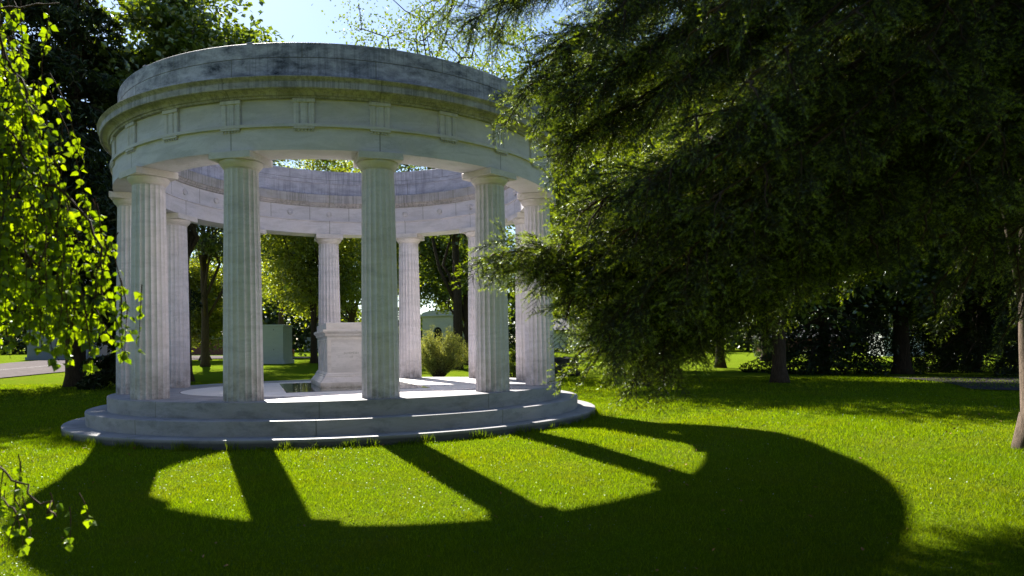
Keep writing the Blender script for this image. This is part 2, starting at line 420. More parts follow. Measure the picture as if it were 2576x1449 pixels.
# triglyphs, peg strips, rosettes
tri = bpy.data.objects['frieze']
def tri_mesh():
    m = MB(); W = .165; zt, zb = 5.392, 5.052
    # plan outline: x = outwards, y = along
    d = .026; ys = [(-W, .012), (-W + .018, d), (-W + .075, d), (-W + .098, .008), (-W + .121, d), (W - .121, d), (W - .098, .008), (W - .075, d), (W - .018, d), (W, .012)]
    base = [(4.50, -W)] + [(4.545 + b, a) for a, b in ys] + [(4.50, W)]
    vs = [(x, y, zb) for x, y in base] + [(x, y, zt) for x, y in base]; k = len(base)
    m.add(vs, [(i, (i + 1) % k, k + (i + 1) % k, k + i) for i in range(k)] + [tuple(range(k, 2 * k))])
    m.box(4.50, 4.59, -W - .01, W + .01, zt, 5.449, None, .003); return m
tm = tri_mesh().build('triglyph', M_tri, tri)
m = MB(); m.box(4.54, 4.592, -.165, .165, 4.966, 4.9985, None, .002)
for i in range(6):
    y = -.137 + i * .0548
    m.lathe([(.0, 4.9655), (.010, 4.9655), (.014, 4.935), (0, 4.935)], 10, False, Matrix.Translation((4.572, y, 0)))
pg = m.build('peg_strip', M_tri, bpy.data.objects['architrave'])
m = MB()
Tm = Matrix.Translation((4.001, 0, 5.185)) @ Matrix.Rotation(-math.pi / 2, 4, 'Y')
m.lathe([(0, .028), (.012, .028), (.02, .02), (.028, .02), (.034, .03), (.046, .03), (.052, .022), (.058, .022), (.064, .034), (.072, .03), (.074, 0.0)], 32, False, Tm)
ro = m.build('rosette', M_tri, tri, True, 40)
for i in range(24):
    a = -math.pi / 2 + PHI + i * math.pi / 12
    for src in (tm, pg, ro):
        o = src if i == 0 else src.copy()
        if i: COL.objects.link(o); o.parent = src.parent
        o.rotation_euler = (0, 0, a)

# ------------------------------------------------------------------ sarcophagus
SB = .652
SC = empty('sarcophagus', (CX, CY, SB), 'carved marble sarcophagus standing in the middle of the round colonnade', 'tomb', rz=PHI)
def frustum(name, levels, mat, parent=SC, yc=(-.63, 2.1)):
    """levels: (half width, z); the length shrinks by the same inset"""
    m = MB(); w0 = .664; vs = []; fs = []
    for hw, z in levels:
        i = w0 - hw; vs += [(-hw, yc[0] + i, z), (hw, yc[0] + i, z), (hw, yc[1] - i, z), (-hw, yc[1] - i, z)]
    k = len(levels)
    for q in range(k - 1):
        for j in range(4): fs.append((q * 4 + j, q * 4 + (j + 1) % 4, q * 4 + 4 + (j + 1) % 4, q * 4 + 4 + j))
    fs += [(3, 2, 1, 0), tuple((k - 1) * 4 + j for j in range(4))]
    m.add(vs, fs); return m.build(name, mat, parent)
frustum('plinth', [(.66, .0), (.664, .01), (.664, .105), (.655, .112)], M_sarc)
frustum('base_moulding', [(.645, .1125), (.63, .14), (.585, .20), (.565, .225), (.57, .228), (.57, .245), (.55, .25), (.545, .285), (.525, .30), (.523, .315)], M_sarc)
body = frustum('body', [(.50, .3155), (.50, 1.015)], M_sarc)
frustum('neck_moulding', [(.512, 1.0155), (.512, 1.03), (.505, 1.035), (.505, 1.085), (.52, 1.095)], M_sarc)
frustum('cornice', [(.54, 1.0955), (.55, 1.13), (.545, 1.135), (.575, 1.17), (.595, 1.19), (.595, 1.225), (.59, 1.235)], M_sarc)
frustum('lid', [(.525, 1.2355), (.525, 1.375), (.515, 1.385)], M_sarc)
m = MB()     # raised pilaster strips on the front and left faces
for sx in (-1, 1):
    xa, xb = sorted((sx * .50, sx * .425)); m = MB(); m.box(xa + .002, xb - .002, -.478, -.4655, .317, 1.013); m.build('pilaster', M_sarc, SC)
for y0 in (-.455, .15, .76, 1.40):
    m = MB(); m.box(-.5125, -.4995, y0, y0 + .07, .317, 1.013); m.build('pilaster', M_sarc, SC)
def text(s, size, loc, rot, mat, parent, depth=.0015):
    cu = bpy.data.curves.new('inscription', 'FONT'); cu.body = s; cu.size = size; cu.align_x = 'CENTER'; cu.extrude = depth
    o = bpy.data.objects.new('inscription', cu); COL.objects.link(o)
    dg = bpy.context.evaluated_depsgraph_get(); me = bpy.data.meshes.new_from_object(o.evaluated_get(dg))
    bpy.data.objects.remove(o); r = link('inscription', me, [mat], parent); r.location = loc; r.rotation_euler = rot; return r
M_ins = plain('cut_letters', (.33, .32, .30), .9, .1)
text('IN MEMORY', .060, (0, -.4665, .705), (math.pi / 2, 0, 0), M_ins, body)
text('OF', .060, (0, -.4665, .62), (math.pi / 2, 0, 0), M_ins, body)

# ------------------------------------------------------------------ foliage helpers
def unit(v): return v / np.maximum(np.linalg.norm(v, axis=-1, keepdims=True), 1e-9)
def leaves(C, size, asp=.6, upb=.4, g=rng, down=0., fold=.12):
    k = len(C); nrm = g.normal(size=(k, 3)); nrm[:, 2] = np.abs(nrm[:, 2]) * (1 + upb) + upb * .5; nrm = unit(nrm)
    t = g.normal(size=(k, 3)); t[:, 2] -= down * 2; t = unit(t - nrm * (t * nrm).sum(1, keepdims=True)); b = np.cross(nrm, t)
    s = (size * g.uniform(.65, 1.25, k))[:, None]
    a = C - t * s * .5; c = C + t * s * .5; m_ = C + nrm * s * fold
    return np.stack([a, m_ + b * s * asp * .5, c, m_ - b * s * asp * .5], 1).reshape(-1, 3)
def curve(p0, p1, sag=.2, n=7, wig=.05, g=rng):
    p0 = np.array(p0, float); p1 = np.array(p1, float); L_ = np.linalg.norm(p1 - p0)
    t = np.linspace(0, 1, n)[:, None]; p = p0 + (p1 - p0) * t; p[:, 2] += (4 * t * (1 - t))[:, 0] * sag * L_
    p[1:-1] += g.normal(size=(n - 2, 3)) * wig * L_ / n; return p
def tree(name, label, x, y, H, Rc, z0, tr, leafmat, bark=None, seed=0, ls=.2, nl=14, nclump=150, per=200, lean=(0, 0), cl=.1, group=None, openness=1.0, cat='tree', flare=1.5, branches=True):
    g = np.random.default_rng(seed); base = gzf(x, y)
    o = empty(name, (x, y, base), label, cat, group)
    m = MB(); top = np.array([lean[0], lean[1], H * .82])
    tp = curve((0, 0, -.3), top, 0, 12, .12, g); tp[:, :2] *= (np.linspace(0, 1, 12) ** 1.6)[:, None] * 1.0 + .0
    tp[:, :2] += (np.array(lean) * (np.linspace(0, 1, 12) ** 1.5)[:, None] - tp[-1, :2] * np.linspace(0, 1, 12)[:, None]) * .5
    rad = tr * (1 - np.linspace(0, 1, 12) * .85); rad[0] *= flare
    # extra ring for the root flare
    tp2 = np.vstack([tp[0], tp[0] * .5 + tp[1] * .5 * .0 + np.array([0, 0, .35]) * 1 + np.array([0, 0, -.0]), tp[1:]])
    tp2[1] = tp[0] + np.array([0, 0, .75]); rad2 = np.concatenate([[rad[0]], [tr * 1.02], rad[1:]])
    m.tube(tp2, rad2, 12)
    zc = (H + z0) / 2; rz = (H - z0) / 2; ctr = np.array([lean[0] * .7, lean[1] * .7, zc])
    ends = []; Cl = []
    for i in range(nl):
        d = unit(g.normal(size=3)); d[2] = d[2] * .9 + .05
        e = ctr + d * np.array([Rc, Rc, rz]) * g.uniform(.6, .97)
        k_ = g.uniform(.2, .85); s = tp[min(11, max(2, int(k_ * 11)))].copy()
        if s[2] > e[2] + .3 * Rc: s = tp[max(2, int(11 * max(.15, (e[2] / H) * .7)))].copy()
        c = curve(s, e, .08, 8, .25, g)
        if branches: m.tube(c, np.linspace(tr * .38, tr * .06, 8), 6)
        for j in range(7):
            q = c[g.integers(3, 8)]; e2 = q + g.normal(size=3) * Rc * .24
            c2 = curve(q, e2, .05, 5, .25, g)
            if branches: m.tube(c2, np.linspace(tr * .11, tr * .03, 5), 4, False)
            Cl += [e2, (q + e2) / 2]
        Cl.append(e)
    Cl = np.array(Cl); Cl = Cl[g.permutation(len(Cl))][:nclump]
    if len(Cl) < nclump:
        d = unit(g.normal(size=(nclump - len(Cl), 3))) * g.uniform(.45, 1, (nclump - len(Cl), 1)) ** .5
        Cl = np.vstack([Cl, ctr + d * np.array([Rc, Rc, rz]) * .93])
    Cl[:, 2] = np.maximum(Cl[:, 2], z0 * .9)
    sz = g.uniform(.55, 1.35, len(Cl)) * cl * Rc
    P = np.repeat(Cl, per, 0) + g.normal(size=(len(Cl) * per, 3)) * np.repeat(sz, per)[:, None] * np.array([1, 1, .55]) * openness
    m.build('trunk', bark or M_bark, o, True)
    np_mesh('crown', leaves(P, np.full(len(P), ls), .7, .3, g), 4, [leafmat], o)
    return o
def conifer(name, label, x, y, H, Rc, z0, tr, mat=None, seed=0, n=22000, ls=.26, group=None, droop=.35, cat='tree', bark=None, lim=None):
    g = np.random.default_rng(seed); base = gzf(x, y); o = empty(name, (x, y, base), label, cat, group)
    m = MB(); m.tube([(0, 0, -.3), (0, 0, .5), (0, 0, H * .5), (0, 0, H)], [tr * 1.45, tr, tr * .65, .02], 12)
    Cs = []; nb = int((H - z0) / .42) * 6; ll = []
    for i in range(nb):
        h = z0 + (H - z0) * (i + g.uniform(-2, 2)) / nb; a = g.uniform(0, 2 * math.pi)
        L_ = Rc * max(.04, (1 - (h - z0) / (H - z0 + .01))) ** .75 * g.uniform(.65, 1.12)
        e = np.array([math.cos(a) * L_, math.sin(a) * L_, h - droop * L_ * g.uniform(.5, 1.3)])
        s = np.array([0, 0, h]); c = curve(s, e, .05, 6, .1, g); ll.append(L_)
        if L_ > .6: m.tube(c, np.linspace(.045 + .01 * L_, .008, 6), 4, False)
        Cs.append((c, L_))
    w_ = np.array(ll) ** 1.6; w_ /= w_.sum(); cnt = np.round(w_ * n).astype(int); out = []
    for (c, L_), k in zip(Cs, cnt):
        if not k: continue
        t = g.uniform(.12, 1.03, k) ** .7 * 5; i0 = np.clip(t.astype(int), 0, 4); fr = np.minimum(t - i0, 1.1)[:, None]
        p = c[i0] * (1 - fr) + c[i0 + 1] * fr
        dd = unit((c[-1] - c[0])[None]); side = np.cross(dd, [0, 0, 1.]); wdt = L_ * .28 * (1.15 - t / 5)[:, None]
        p = p + side * g.normal(size=(k, 1)) * wdt * .8; p[:, 2] -= np.abs(g.normal(size=k)) * .28 * (.4 + L_ * .2)
        out.append(p)
    P = np.vstack(out)
    m.build('trunk', bark or M_bark, o, True)
    np_mesh('crown', leaves(P, np.full(len(P), ls), .28, .1, g, down=.5), 4, [mat or L_conif], o)
    return o
def copy_tree(o, x, y, label, s=1.0, rz=0.0, group=None):
    c = o.copy(); COL.objects.link(c); c.location = (x, y, gzf(x, y)); c.rotation_euler = (0, 0, rz); c.scale = (s, s, s)
    c['label'] = label
    if group: c['group'] = group
    for ch in o.children:
        d = ch.copy(); COL.objects.link(d); d.parent = c
    return c
def shrub(name, label, x, y, rx, ry, h, mat, seed=0, n=3500, ls=.09, z0=0., group=None, cat='shrub', lump=.18, stems=True, asp=.6, shape='dome'):
    g = np.random.default_rng(seed); o = empty(name, (x, y, gzf(x, y)), label, cat, group)
    nc = max(8, n // 120); a = g.uniform(0, 2 * math.pi, nc); u = g.uniform(0, 1, nc) ** .5; z = g.uniform(0.02, 1, nc)
    prof = np.sqrt(np.maximum(0, 1 - z ** 2.4)) if shape == 'dome' else (np.maximum(.05, 1 - z) ** .8 if shape == 'cone' else np.ones(nc) * .92)
    C = np.stack([np.cos(a) * u * rx * prof, np.sin(a) * u * ry * prof, z0 + z * (h - z0) * .93], 1)
    per = n // nc; P = np.repeat(C, per, 0) + g.normal(size=(nc * per, 3)) * lump * np.array([rx, ry, h * .5]) * .8
    P[:, 2] = np.clip(P[:, 2], .02, None)
    np_mesh('foliage', leaves(P, np.full(len(P), ls), asp, .3, g), 4, [mat], o)
    if stems:
        m = MB()
        for i in range(9):
            e = C[g.integers(0, nc)]; m.tube(curve((e[0] * .1, e[1] * .1, -.05), e, .05, 6, .1, g), np.linspace(.022, .006, 6), 5, False)
        m.build('stems', M_bark, o, True)
    return o

# ------------------------------------------------------------------ lawn detail (uncountable: one object each)
def in_temple(x, y, r=5.42): return (x - CX) ** 2 + (y - CY) ** 2 < r * r
def scatter(Y0, Y1, dens, g, power=1.0):
    A = int((Y1 - Y0) * (Y0 + Y1) / 2 * 1.66 * dens)
    y = np.sqrt(g.uniform(Y0 ** 2, Y1 ** 2, A)); x = g.uniform(-.83, .83, A) * y
    k = ~in_temple(x, y); return x[k], y[k]
g = np.random.default_rng(3); VV = []
for (a, b, dn, hh, ww) in ((3.6, 6, 5200, .034, .0045), (6, 9, 3000, .036, .006), (9, 13, 1500, .040, .009), (13, 20, 520, .046, .015), (20, 32, 130, .055, .03)):
    x, y = scatter(a, b, dn, g); k = len(x)
    tall = g.uniform(.5, 1.3, k) * hh
    tall *= 1 + .35 * np.sin(x * 2.1 + 1.3 * np.sin(y * 1.7)) * np.sin(y * 1.9 + x * .6)
    al = g.uniform(0, 2 * math.pi, k); wv = ww * g.uniform(.6, 1.3, k) * .5
    ln = g.uniform(.15, .9, k) * tall; la = g.uniform(0, 2 * math.pi, k); z = gz(x, y)
    p0 = np.stack([x - np.cos(al) * wv, y - np.sin(al) * wv, z], 1); p1 = np.stack([x + np.cos(al) * wv, y + np.sin(al) * wv, z], 1)
    p2 = np.stack([x + np.cos(la) * ln, y + np.sin(la) * ln, z + tall], 1)
    VV.append(np.stack([p0, p1, p2], 1).reshape(-1, 3))
# longer unmown fringe against the lowest step
a = g.uniform(math.pi, 2 * math.pi, 9000); a = a[(np.sin(a * 31) + np.sin(a * 83 + 1)) > g.uniform(-1.2, 1.6, 9000)]; r_ = 5.41 + np.abs(g.normal(size=len(a))) * .06
x = CX + r_ * np.cos(a); y = CY + r_ * np.sin(a); k = len(x); tall = g.uniform(.04, .13, k) * (1 + .5 * np.sin(a * 37)); wv = .004
al = g.uniform(0, 6.28, k); ln = tall * g.uniform(.1, .6, k); la = g.uniform(0, 6.28, k); z = gz(x, y)
VV.append(np.stack([np.stack([x - np.cos(al) * wv, y - np.sin(al) * wv, z], 1), np.stack([x + np.cos(al) * wv, y + np.sin(al) * wv, z], 1),
                    np.stack([x + np.cos(la) * ln, y + np.sin(la) * ln, z + tall], 1)], 1).reshape(-1, 3))
o = np_mesh('grass', np.vstack(VV), 3, [L_grass]); tag(o, 'short mown grass covering the lawn', 'grass', kind='stuff')
VV = []
for (a, b, dn, s) in ((3.6, 7, 420, .016), (7, 12, 200, .02), (12, 20, 60, .028)):
    x, y = scatter(a, b, dn, g); kk = (np.sin(x * 1.3 + 2) * np.sin(y * 1.1) + .5 * np.sin(x * 3.1 + y * 2.3)) > g.uniform(-1, .8, len(x)); x = x[kk]; y = y[kk]
    P = np.stack([x, y, gz(x, y) + g.uniform(.02, .038, len(x))], 1); VV.append(leaves(P, np.full(len(P), s), .9, 2.2, g, fold=.05))
tag(np_mesh('clover_leaves', np.vstack(VV), 4, [L_clover]), 'small round clover leaves among the grass', 'clover', kind='stuff')
import bmesh
bm = bmesh.new(); bmesh.ops.create_icosphere(bm, subdivisions=1, radius=1.0); bm.faces.ensure_lookup_table()
ico = np.array([[v.co[:] for v in f.verts] for f in bm.faces]).reshape(-1, 3); bm.free()
VV = []
for (a, b, dn, s) in ((3.6, 7, 13, .0042), (7, 12, 9, .0058), (12, 18, 4, .007)):
    x, y = scatter(a, b, dn, g); kk = (np.sin(x * 1.7 + 1) * np.sin(y * 1.3 + .5) + .6 * np.sin(x * .8) + .7 * np.sin(x * 5.3 + 2 * np.sin(y * 3.1)) * np.sin(y * 4.7)) > g.uniform(.0, 1.9, len(x)); x = x[kk]; y = y[kk]
    P = np.stack([x, y, gz(x, y) + g.uniform(.03, .055, len(x))], 1); ss = s * g.uniform(.6, 1.2, len(x))
    VV.append((P[:, None, :] + ico[None] * ss[:, None, None] * g.uniform(.85, 1.15, (len(P), len(ico), 1))).reshape(-1, 3))
tag(np_mesh('clover_flowers', np.vstack(VV), 3, [M_flower], smooth=True), 'tiny white clover blossoms sprinkled over the lawn', 'clover flowers', kind='stuff')
x, y = scatter(4.2, 14, 1.2, g); P = np.stack([x, y, gz(x, y) + .035], 1)
tag(np_mesh('fallen_leaves', leaves(P, np.full(len(P), .05), .6, 1.5, g), 4, [M_litter]), 'dry brown leaves scattered on the grass', 'fallen leaves', kind='stuff')

# ------------------------------------------------------------------ background buildings
def bx(name, parent, mat, *a, bev=0.01):
    m = MB(); m.box(*a, bev=bev); return m.build(name, mat, parent)
def mausoleum(name, label, x, y, rz, W, D, H, mat, roof='flat', arch=False, cat='mausoleum', base_h=.3, door=False):
    o = empty(name, (x, y, gzf(x, y)), label, cat, rz=rz); w2 = W / 2
    bx('base', o, mat, -w2 - .13, w2 + .13, -D / 2 - .13, D / 2 + .13, -.3, base_h)
    if arch or door:
        aw = W * .13; ah = H * .74
        m = MB()
        # front wall with an arched opening
        n_ = 12; pts = [(aw * math.cos(math.pi * i / n_), ah - aw + aw * math.sin(math.pi * i / n_) + .0) for i in range(n_ + 1)]
        out = [(w2, base_h), (w2, H), (-w2, H), (-w2, base_h)]
        yf, yb = -D / 2, -D / 2 + .3
        vs = []; fs = []
        loop = [(aw, base_h)] + pts + [(-aw, base_h)]
        outer = [(w2, base_h)] + [(w2 if i < 4 else (-w2 if i > n_ - 4 else w2 * (1 - 2 * (i - 4) / (n_ - 8))), (base_h + (H - base_h) * (i + 1) / 4 if i < 4 else (H if i <= n_ - 4 else base_h + (H - base_h) * (n_ - i + 1) / 4))) for i in range(n_ + 1)] + [(-w2, base_h)]
        outer = [(a, min(b, H)) for a, b in outer]; k = len(loop)
        for yy in (yf, yb): vs += [(a, yy, b) for a, b in loop] + [(a, yy, b) for a, b in outer]
        for i in range(k - 1):
            fs += [(i, i + 1, k + i + 1, k + i), (2 * k + i, 3 * k + i, 3 * k + i + 1, 2 * k + i + 1), (i, 2 * k + i, 2 * k + i + 1, i + 1)]
        m.add(vs, fs)
        m.box(-w2, -w2 + .3, yb, D / 2, base_h, H); m.box(w2 - .3, w2, yb, D / 2, base_h, H); m.box(-w2 + .3, w2 - .3, D / 2 - .3, D / 2, base_h, H)
        m.build('wall', mat, o)
        bx('door', o, M_dark, -aw * 1.0, aw * 1.0, yb - .05, yb + .02, base_h, ah, bev=0)
        for xa, xb in ((-w2 - .03, -aw - .12), (aw + .12, w2 + .03)): bx('string_course', o, mat, xa, xb, yf - .04, yf - .001, H * .70, H * .72, bev=0)
        for sx in (-1, 1): bx('pilaster', o, mat, sx * w2 * .86 - .05, sx * w2 * .86 + .05, yf - .03, yf - .001, base_h, H * .70, bev=0)
    else:
        bx('wall', o, mat, -w2, w2, -D / 2, D / 2, base_h, H - .16)
        for zz in (.35, .86): bx('anchor_bolt', o, M_dark, w2 * .42, w2 * .42 + .06, -D / 2 - .012, -D / 2 - .001, H * zz, H * zz + .06, bev=0)
    if arch:
        bx('cornice', o, mat, -w2 - .22, w2 + .22, -D / 2 - .22, D / 2 + .22, H + .08, H + .28, bev=.06)
        bx('cornice_band', o, mat, -w2 - .1, w2 + .1, -D / 2 - .1, D / 2 + .1, H + .001, H + .079)
        m = MB(); h0 = H + .281
        vs = [(-w2, -D / 2, h0), (w2, -D / 2, h0), (w2, D / 2, h0), (-w2, D / 2, h0), (-w2, -D / 2, h0 + .3), (-w2 * .55, -D / 2, h0 + .5), (w2 * .1, -D / 2, h0 + .62), (w2 * .62, -D / 2, h0 + .5), (w2, -D / 2, h0 + .3)]
        vs += [(a, D / 2, c_) for a, b, c_ in vs[4:]]
        fs = [(0, 1, 8, 7, 6, 5, 4), (3, 9, 10, 11, 12, 13, 2), (0, 4, 9, 3), (1, 2, 13, 8)] + [(4 + i, 5 + i, 10 + i, 9 + i) for i in range(4)]
        m.add(vs, fs); m.build('roof', mat, o)
    else:
        bx('roof', o, mat, -w2 - .05, w2 + .05, -D / 2 - .05, D / 2 + .05, H - .159, H + .02, bev=.02)
    return o
def px(x, y, Y): p = at(x, y, Y); return p.x, p.y
x_, y_ = px(712.5, 905, 58); mausoleum('mausoleum', 'plain windowless grey-green stone block tomb on the lawn behind the colonnade', x_ - 1.35, 59.2, 0, 2.7, 2.4, 3.15, M_mau)
x_, y_ = px(1111, 900, 88); mausoleum('mausoleum', 'pale mausoleum with an arched doorway and stepped roof behind the willow bush', x_, 89.5, R(-13), 3.95, 3.6, 4.75, M_mau2, arch=True)
x_, y_ = px(788, 880, 118); mausoleum('mausoleum', 'distant small grey tomb house behind the row of low clipped bushes', x_ + .6, 119, 0, 3.6, 3, 2.3, M_mau, door=False)
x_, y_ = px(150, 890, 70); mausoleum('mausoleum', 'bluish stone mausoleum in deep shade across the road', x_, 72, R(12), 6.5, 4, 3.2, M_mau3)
# small capped tomb with recessed panels
x_, y_ = px(1147, 880, 75); o = empty('pillar_tomb', (x_, 75.6, gzf(x_, 75)), 'square capped stone tomb beside the willow bush, in front of the arched mausoleum', 'tomb', rz=R(-8))
bx('base', o, M_mau2, -.95, .95, -.95, .95, -.3, .35); bx('body', o, M_mau2, -.72, .72, -.72, .72, .35, 2.55)
for z0_, z1_ in ((.5, 1.35), (1.5, 2.4)):
    m = MB(); k_ = .04; a, b = (-.56, z0_), (.56, z1_)
    fr = [(-.56, z0_), (.56, z0_), (.56, z1_), (-.56, z1_)]; fi = [(-.52, z0_ + k_), (.52, z0_ + k_), (.52, z1_ - k_), (-.52, z1_ - k_)]
    vs = [(x, yy, z) for yy in (-.735, -.719) for x, z in fr + fi]; fs = []
    for i in range(4):
        j = (i + 1) % 4; fs += [(i, j, 4 + j, 4 + i), (8 + i, 8 + j, j, i), (4 + i, 4 + j, 12 + j, 12 + i)]
    m.add(vs, fs); m.build('panel_frame', M_mau2, o)
m = MB(); m.add([(-.74, -.74, 2.551), (.74, -.74, 2.551), (.74, .74, 2.551), (-.74, .74, 2.551), (-1.05, -1.05, 2.82), (1.05, -1.05, 2.82), (1.05, 1.05, 2.82), (-1.05, 1.05, 2.82), (-1.05, -1.05, 2.9), (1.05, -1.05, 2.9), (1.05, 1.05, 2.9), (-1.05, 1.05, 2.9)],
               [(0, 1, 5, 4), (1, 2, 6, 5), (2, 3, 7, 6), (3, 0, 4, 7), (4, 5, 9, 8), (5, 6, 10, 9), (6, 7, 11, 10), (7, 4, 8, 11), (8, 9, 10, 11)]); m.build('cap', M_mau2, o)
x_, y_ = px(1122, 915, 56); o = empty('gravestone', (x_, 56, gzf(x_, 56)), 'low blue-grey block gravestone under the willow bush', 'gravestone')
bx('base', o, M_mau, -.42, .42, -.3, .3, -.1, .1); bx('block', o, M_mau, -.34, .34, -.22, .22, .1, .75, bev=.03)
x_, y_ = px(1170, 885, 74); o = empty('planter', (x_, 74, gzf(x_, 74)), 'stone urn planter with a leafy plant right of the capped tomb', 'planter')
m = MB(); m.lathe([(0, -.1), (.35, -.1), (.35, .15), (.15, .2), (.14, .6), (.2, .7), (.42, 1.1), (.5, 1.5), (.46, 1.5), (.3, 1.3), (0, 1.3)], 20, False); m.build('urn', M_pot, o, True, 40)
gq = np.random.default_rng(5); np_mesh('foliage', leaves(np.array([0, 0, 1.85]) + gq.normal(size=(500, 3)) * [.28, .28, .25], np.full(500, .16)), 4, [L_will], o)
# low dark building beyond the left road
x_, y_ = px(515, 885, 92); o = empty('outbuilding', (x_, 96, gzf(x_, 96)), 'low dark purple-grey building beyond the road behind the dark tree trunk', 'building')
bx('wall', o, M_brown, -6, 6, -2, 2, -.2, 2.0); bx('roof', o, M_roof, -6.3, 6.3, -2.3, 2.3, 2.001, 2.3)
# white house to the right
x_, y_ = px(1434, 880, 112); gh = gzf(x_, 112)
o = empty('white_house', (x_, 112, gh), 'white house with one small dark window beyond the birch trunk', 'house')
m = MB(); m.box(0.01, 9, 0, 7, -.3, 3.5); m.build('front_wall', M_beige, o)
m = MB(); m.box(-6, 0, 1.5, 7, -.3, 3.5); m.build('side_wall', M_white, o)
m = MB(); m.add([(-6.4, -.5, 3.501), (9.4, -.5, 3.501), (9.4, 7.5, 3.501), (-6.4, 7.5, 3.501), (-6.4, 3.5, 5.4), (9.4, 3.5, 5.4)], [(0, 1, 5, 4), (2, 3, 4, 5), (1, 2, 5), (3, 0, 4), (3, 2, 1, 0)]); m.build('roof', M_roof, o)
wf = bx('window', o, M_white, 1.55, 2.45, -.06, -.001, 1.35, 2.95); bx('pane', wf, M_glass, 1.63, 2.37, -.075, -.061, 1.43, 2.87, bev=0)
# brown house and white shed under the trees at the right
x_, y_ = px(2010, 870, 100); o = empty('brown_house', (x_, 102, gzf(x_, 102)), 'low reddish brown house with a white eave behind the clipped hedge', 'house')
bx('wall', o, M_brown, -4.5, 6, -2.5, 2.5, -.3, 2.2); 
m = MB(); m.add([(-5, -3, 2.201), (6.5, -3, 2.201), (6.5, 3, 2.201), (-5, 3, 2.201), (-5, 0, 3.6), (6.5, 0, 3.6)], [(0, 1, 5, 4), (2, 3, 4, 5), (1, 2, 5), (3, 0, 4), (3, 2, 1, 0)]); m.build('roof', M_roof, o)
bx('eave', o, M_white, -5.02, 6.52, -3.06, -3.001, 2.12, 2.26)
x_, y_ = px(2262, 880, 85); o = empty('white_shed', (x_ + .6, 87, gzf(x_, 87)), 'plain white shed wall behind the thick tree trunk at the right', 'shed')
bx('wall', o, M_mau, -2.4, 2.4, -2, 2, .25, 3.1); bx('footing', o, M_mau, -2.43, 2.43, -2.03, 2.03, -.4, .249); bx('roof', o, M_roof, -2.6, 2.6, -2.2, 2.2, 3.101, 3.3)  # white walls given grey stone; their shade is put into the colour

# boulder
x_, y_ = px(1412, 938, 36); g = np.random.default_rng(11)
bm = bmesh.new(); bmesh.ops.create_icosphere(bm, subdivisions=5, radius=1)
from mathutils import noise as mnoise
for v in bm.verts:
    p = v.co.copy(); q = Vector((max(-.72, min(.72, p.x)), max(-.75, min(.75, p.y)), max(-.5, min(.62, p.z)))) * 1.25
    q += p * (.16 * mnoise.fractal(p * 1.6 + Vector((3, 1, 7)), 1, 2, 5) + .05 * mnoise.fractal(p * 6, 1, 2, 4))
    v.co = Vector((q.x * 1.05, q.y * .9, q.z * .62 + .42 + q.x * -.05))
me = bpy.data.meshes.new('boulder'); bm.to_mesh(me); bm.free()
o = link('boulder', me, [M_boulder]); o.location = (x_, 37, gzf(x_, 37)); tag(o, 'dark rough boulder on the lawn right of the colonnade', 'boulder')

# ------------------------------------------------------------------ shrubs
def spx(x, Y): return at(x, 880, Y).x
g = np.random.default_rng(21); x_ = spx(1098, 33)       # variegated willow with long upright wands
o = empty('willow_shrub', (x_, 34, gzf(x_, 34)), 'feathery cream and green dappled willow shrub behind the colonnade', 'shrub')
m = MB(); PP = []
for i in range(210):
    a = g.uniform(0, 2 * math.pi); q = g.uniform(.15, 1) ** .7; L_ = 2.75 * g.uniform(.65, 1.0) * (1 - .42 * q * q)
    e = np.array([math.cos(a) * q * 1.5 + (.35 * q if math.cos(a) > 0 else 0), math.sin(a) * q * 1.2, max(.35, L_ * math.cos(q * .72))])
    c = curve((math.cos(a) * .12, math.sin(a) * .12, -.05), e, .10, 8, .25, g); m.tube(c, np.linspace(.014, .003, 8), 4, False)
    t = g.uniform(.22, 1.0, 110) * 7; i0 = np.clip(t.astype(int), 0, 6); fr = (t - i0)[:, None]
    PP.append(c[i0] * (1 - fr) + c[np.minimum(i0 + 1, 7)] * fr + g.normal(size=(110, 3)) * .055)
m.build('stems', M_bark, o, True); P = np.vstack(PP); np_mesh('foliage', leaves(P, np.full(len(P), .085), .3, -.1, g), 4, [L_will], o)
shrub('barberry_shrub', 'round dark red shrub right of the grey block tomb', spx(726, 84), 84, .65, .6, 1.05, L_red, 31, 2600, .1)
for i, (xx, lb) in enumerate(((760, 'low clipped green bush nearest the dark red shrub'), (787, 'low clipped green bush in the middle of the row of three'), (811, 'low clipped green bush at the tomb end of the row of three'))):
    shrub('clipped_bush', lb, spx(xx, 86), 86, .62, .5, .62, L_hedge, 40 + i, 2000, .07, group='low clipped bushes in a row', stems=False, shape='dome', lump=.1)
shrub('golden_shrub', 'yellow-green shrub glimpsed between two right-hand columns', spx(1290, 33), 33, .5, .5, 1.25, L_light, 51, 3500, .07)
shrub('conical_shrub', 'small pointed evergreen left of the birch trunk', spx(1427, 98), 98, .42, .4, 1.3, L_hedge, 52, 1500, .08, shape='cone')
shrub('foundation_shrub', 'dark low shrub against the blue-white side wall', spx(1402, 104), 104, 1.6, .6, .75, L_darkf, 53, 2200, .12)
shrub('foundation_shrub', 'dark low shrub below the small window of the white house', spx(1462, 104), 104, 1.5, .6, 1.25, L_darkf, 54, 2400, .12)
shrub('columnar_shrub', 'narrow columnar evergreen left of the hedge under the trees', spx(1905, 85), 85, .5, .5, 2.5, L_hedge, 55, 3500, .09, shape='col')
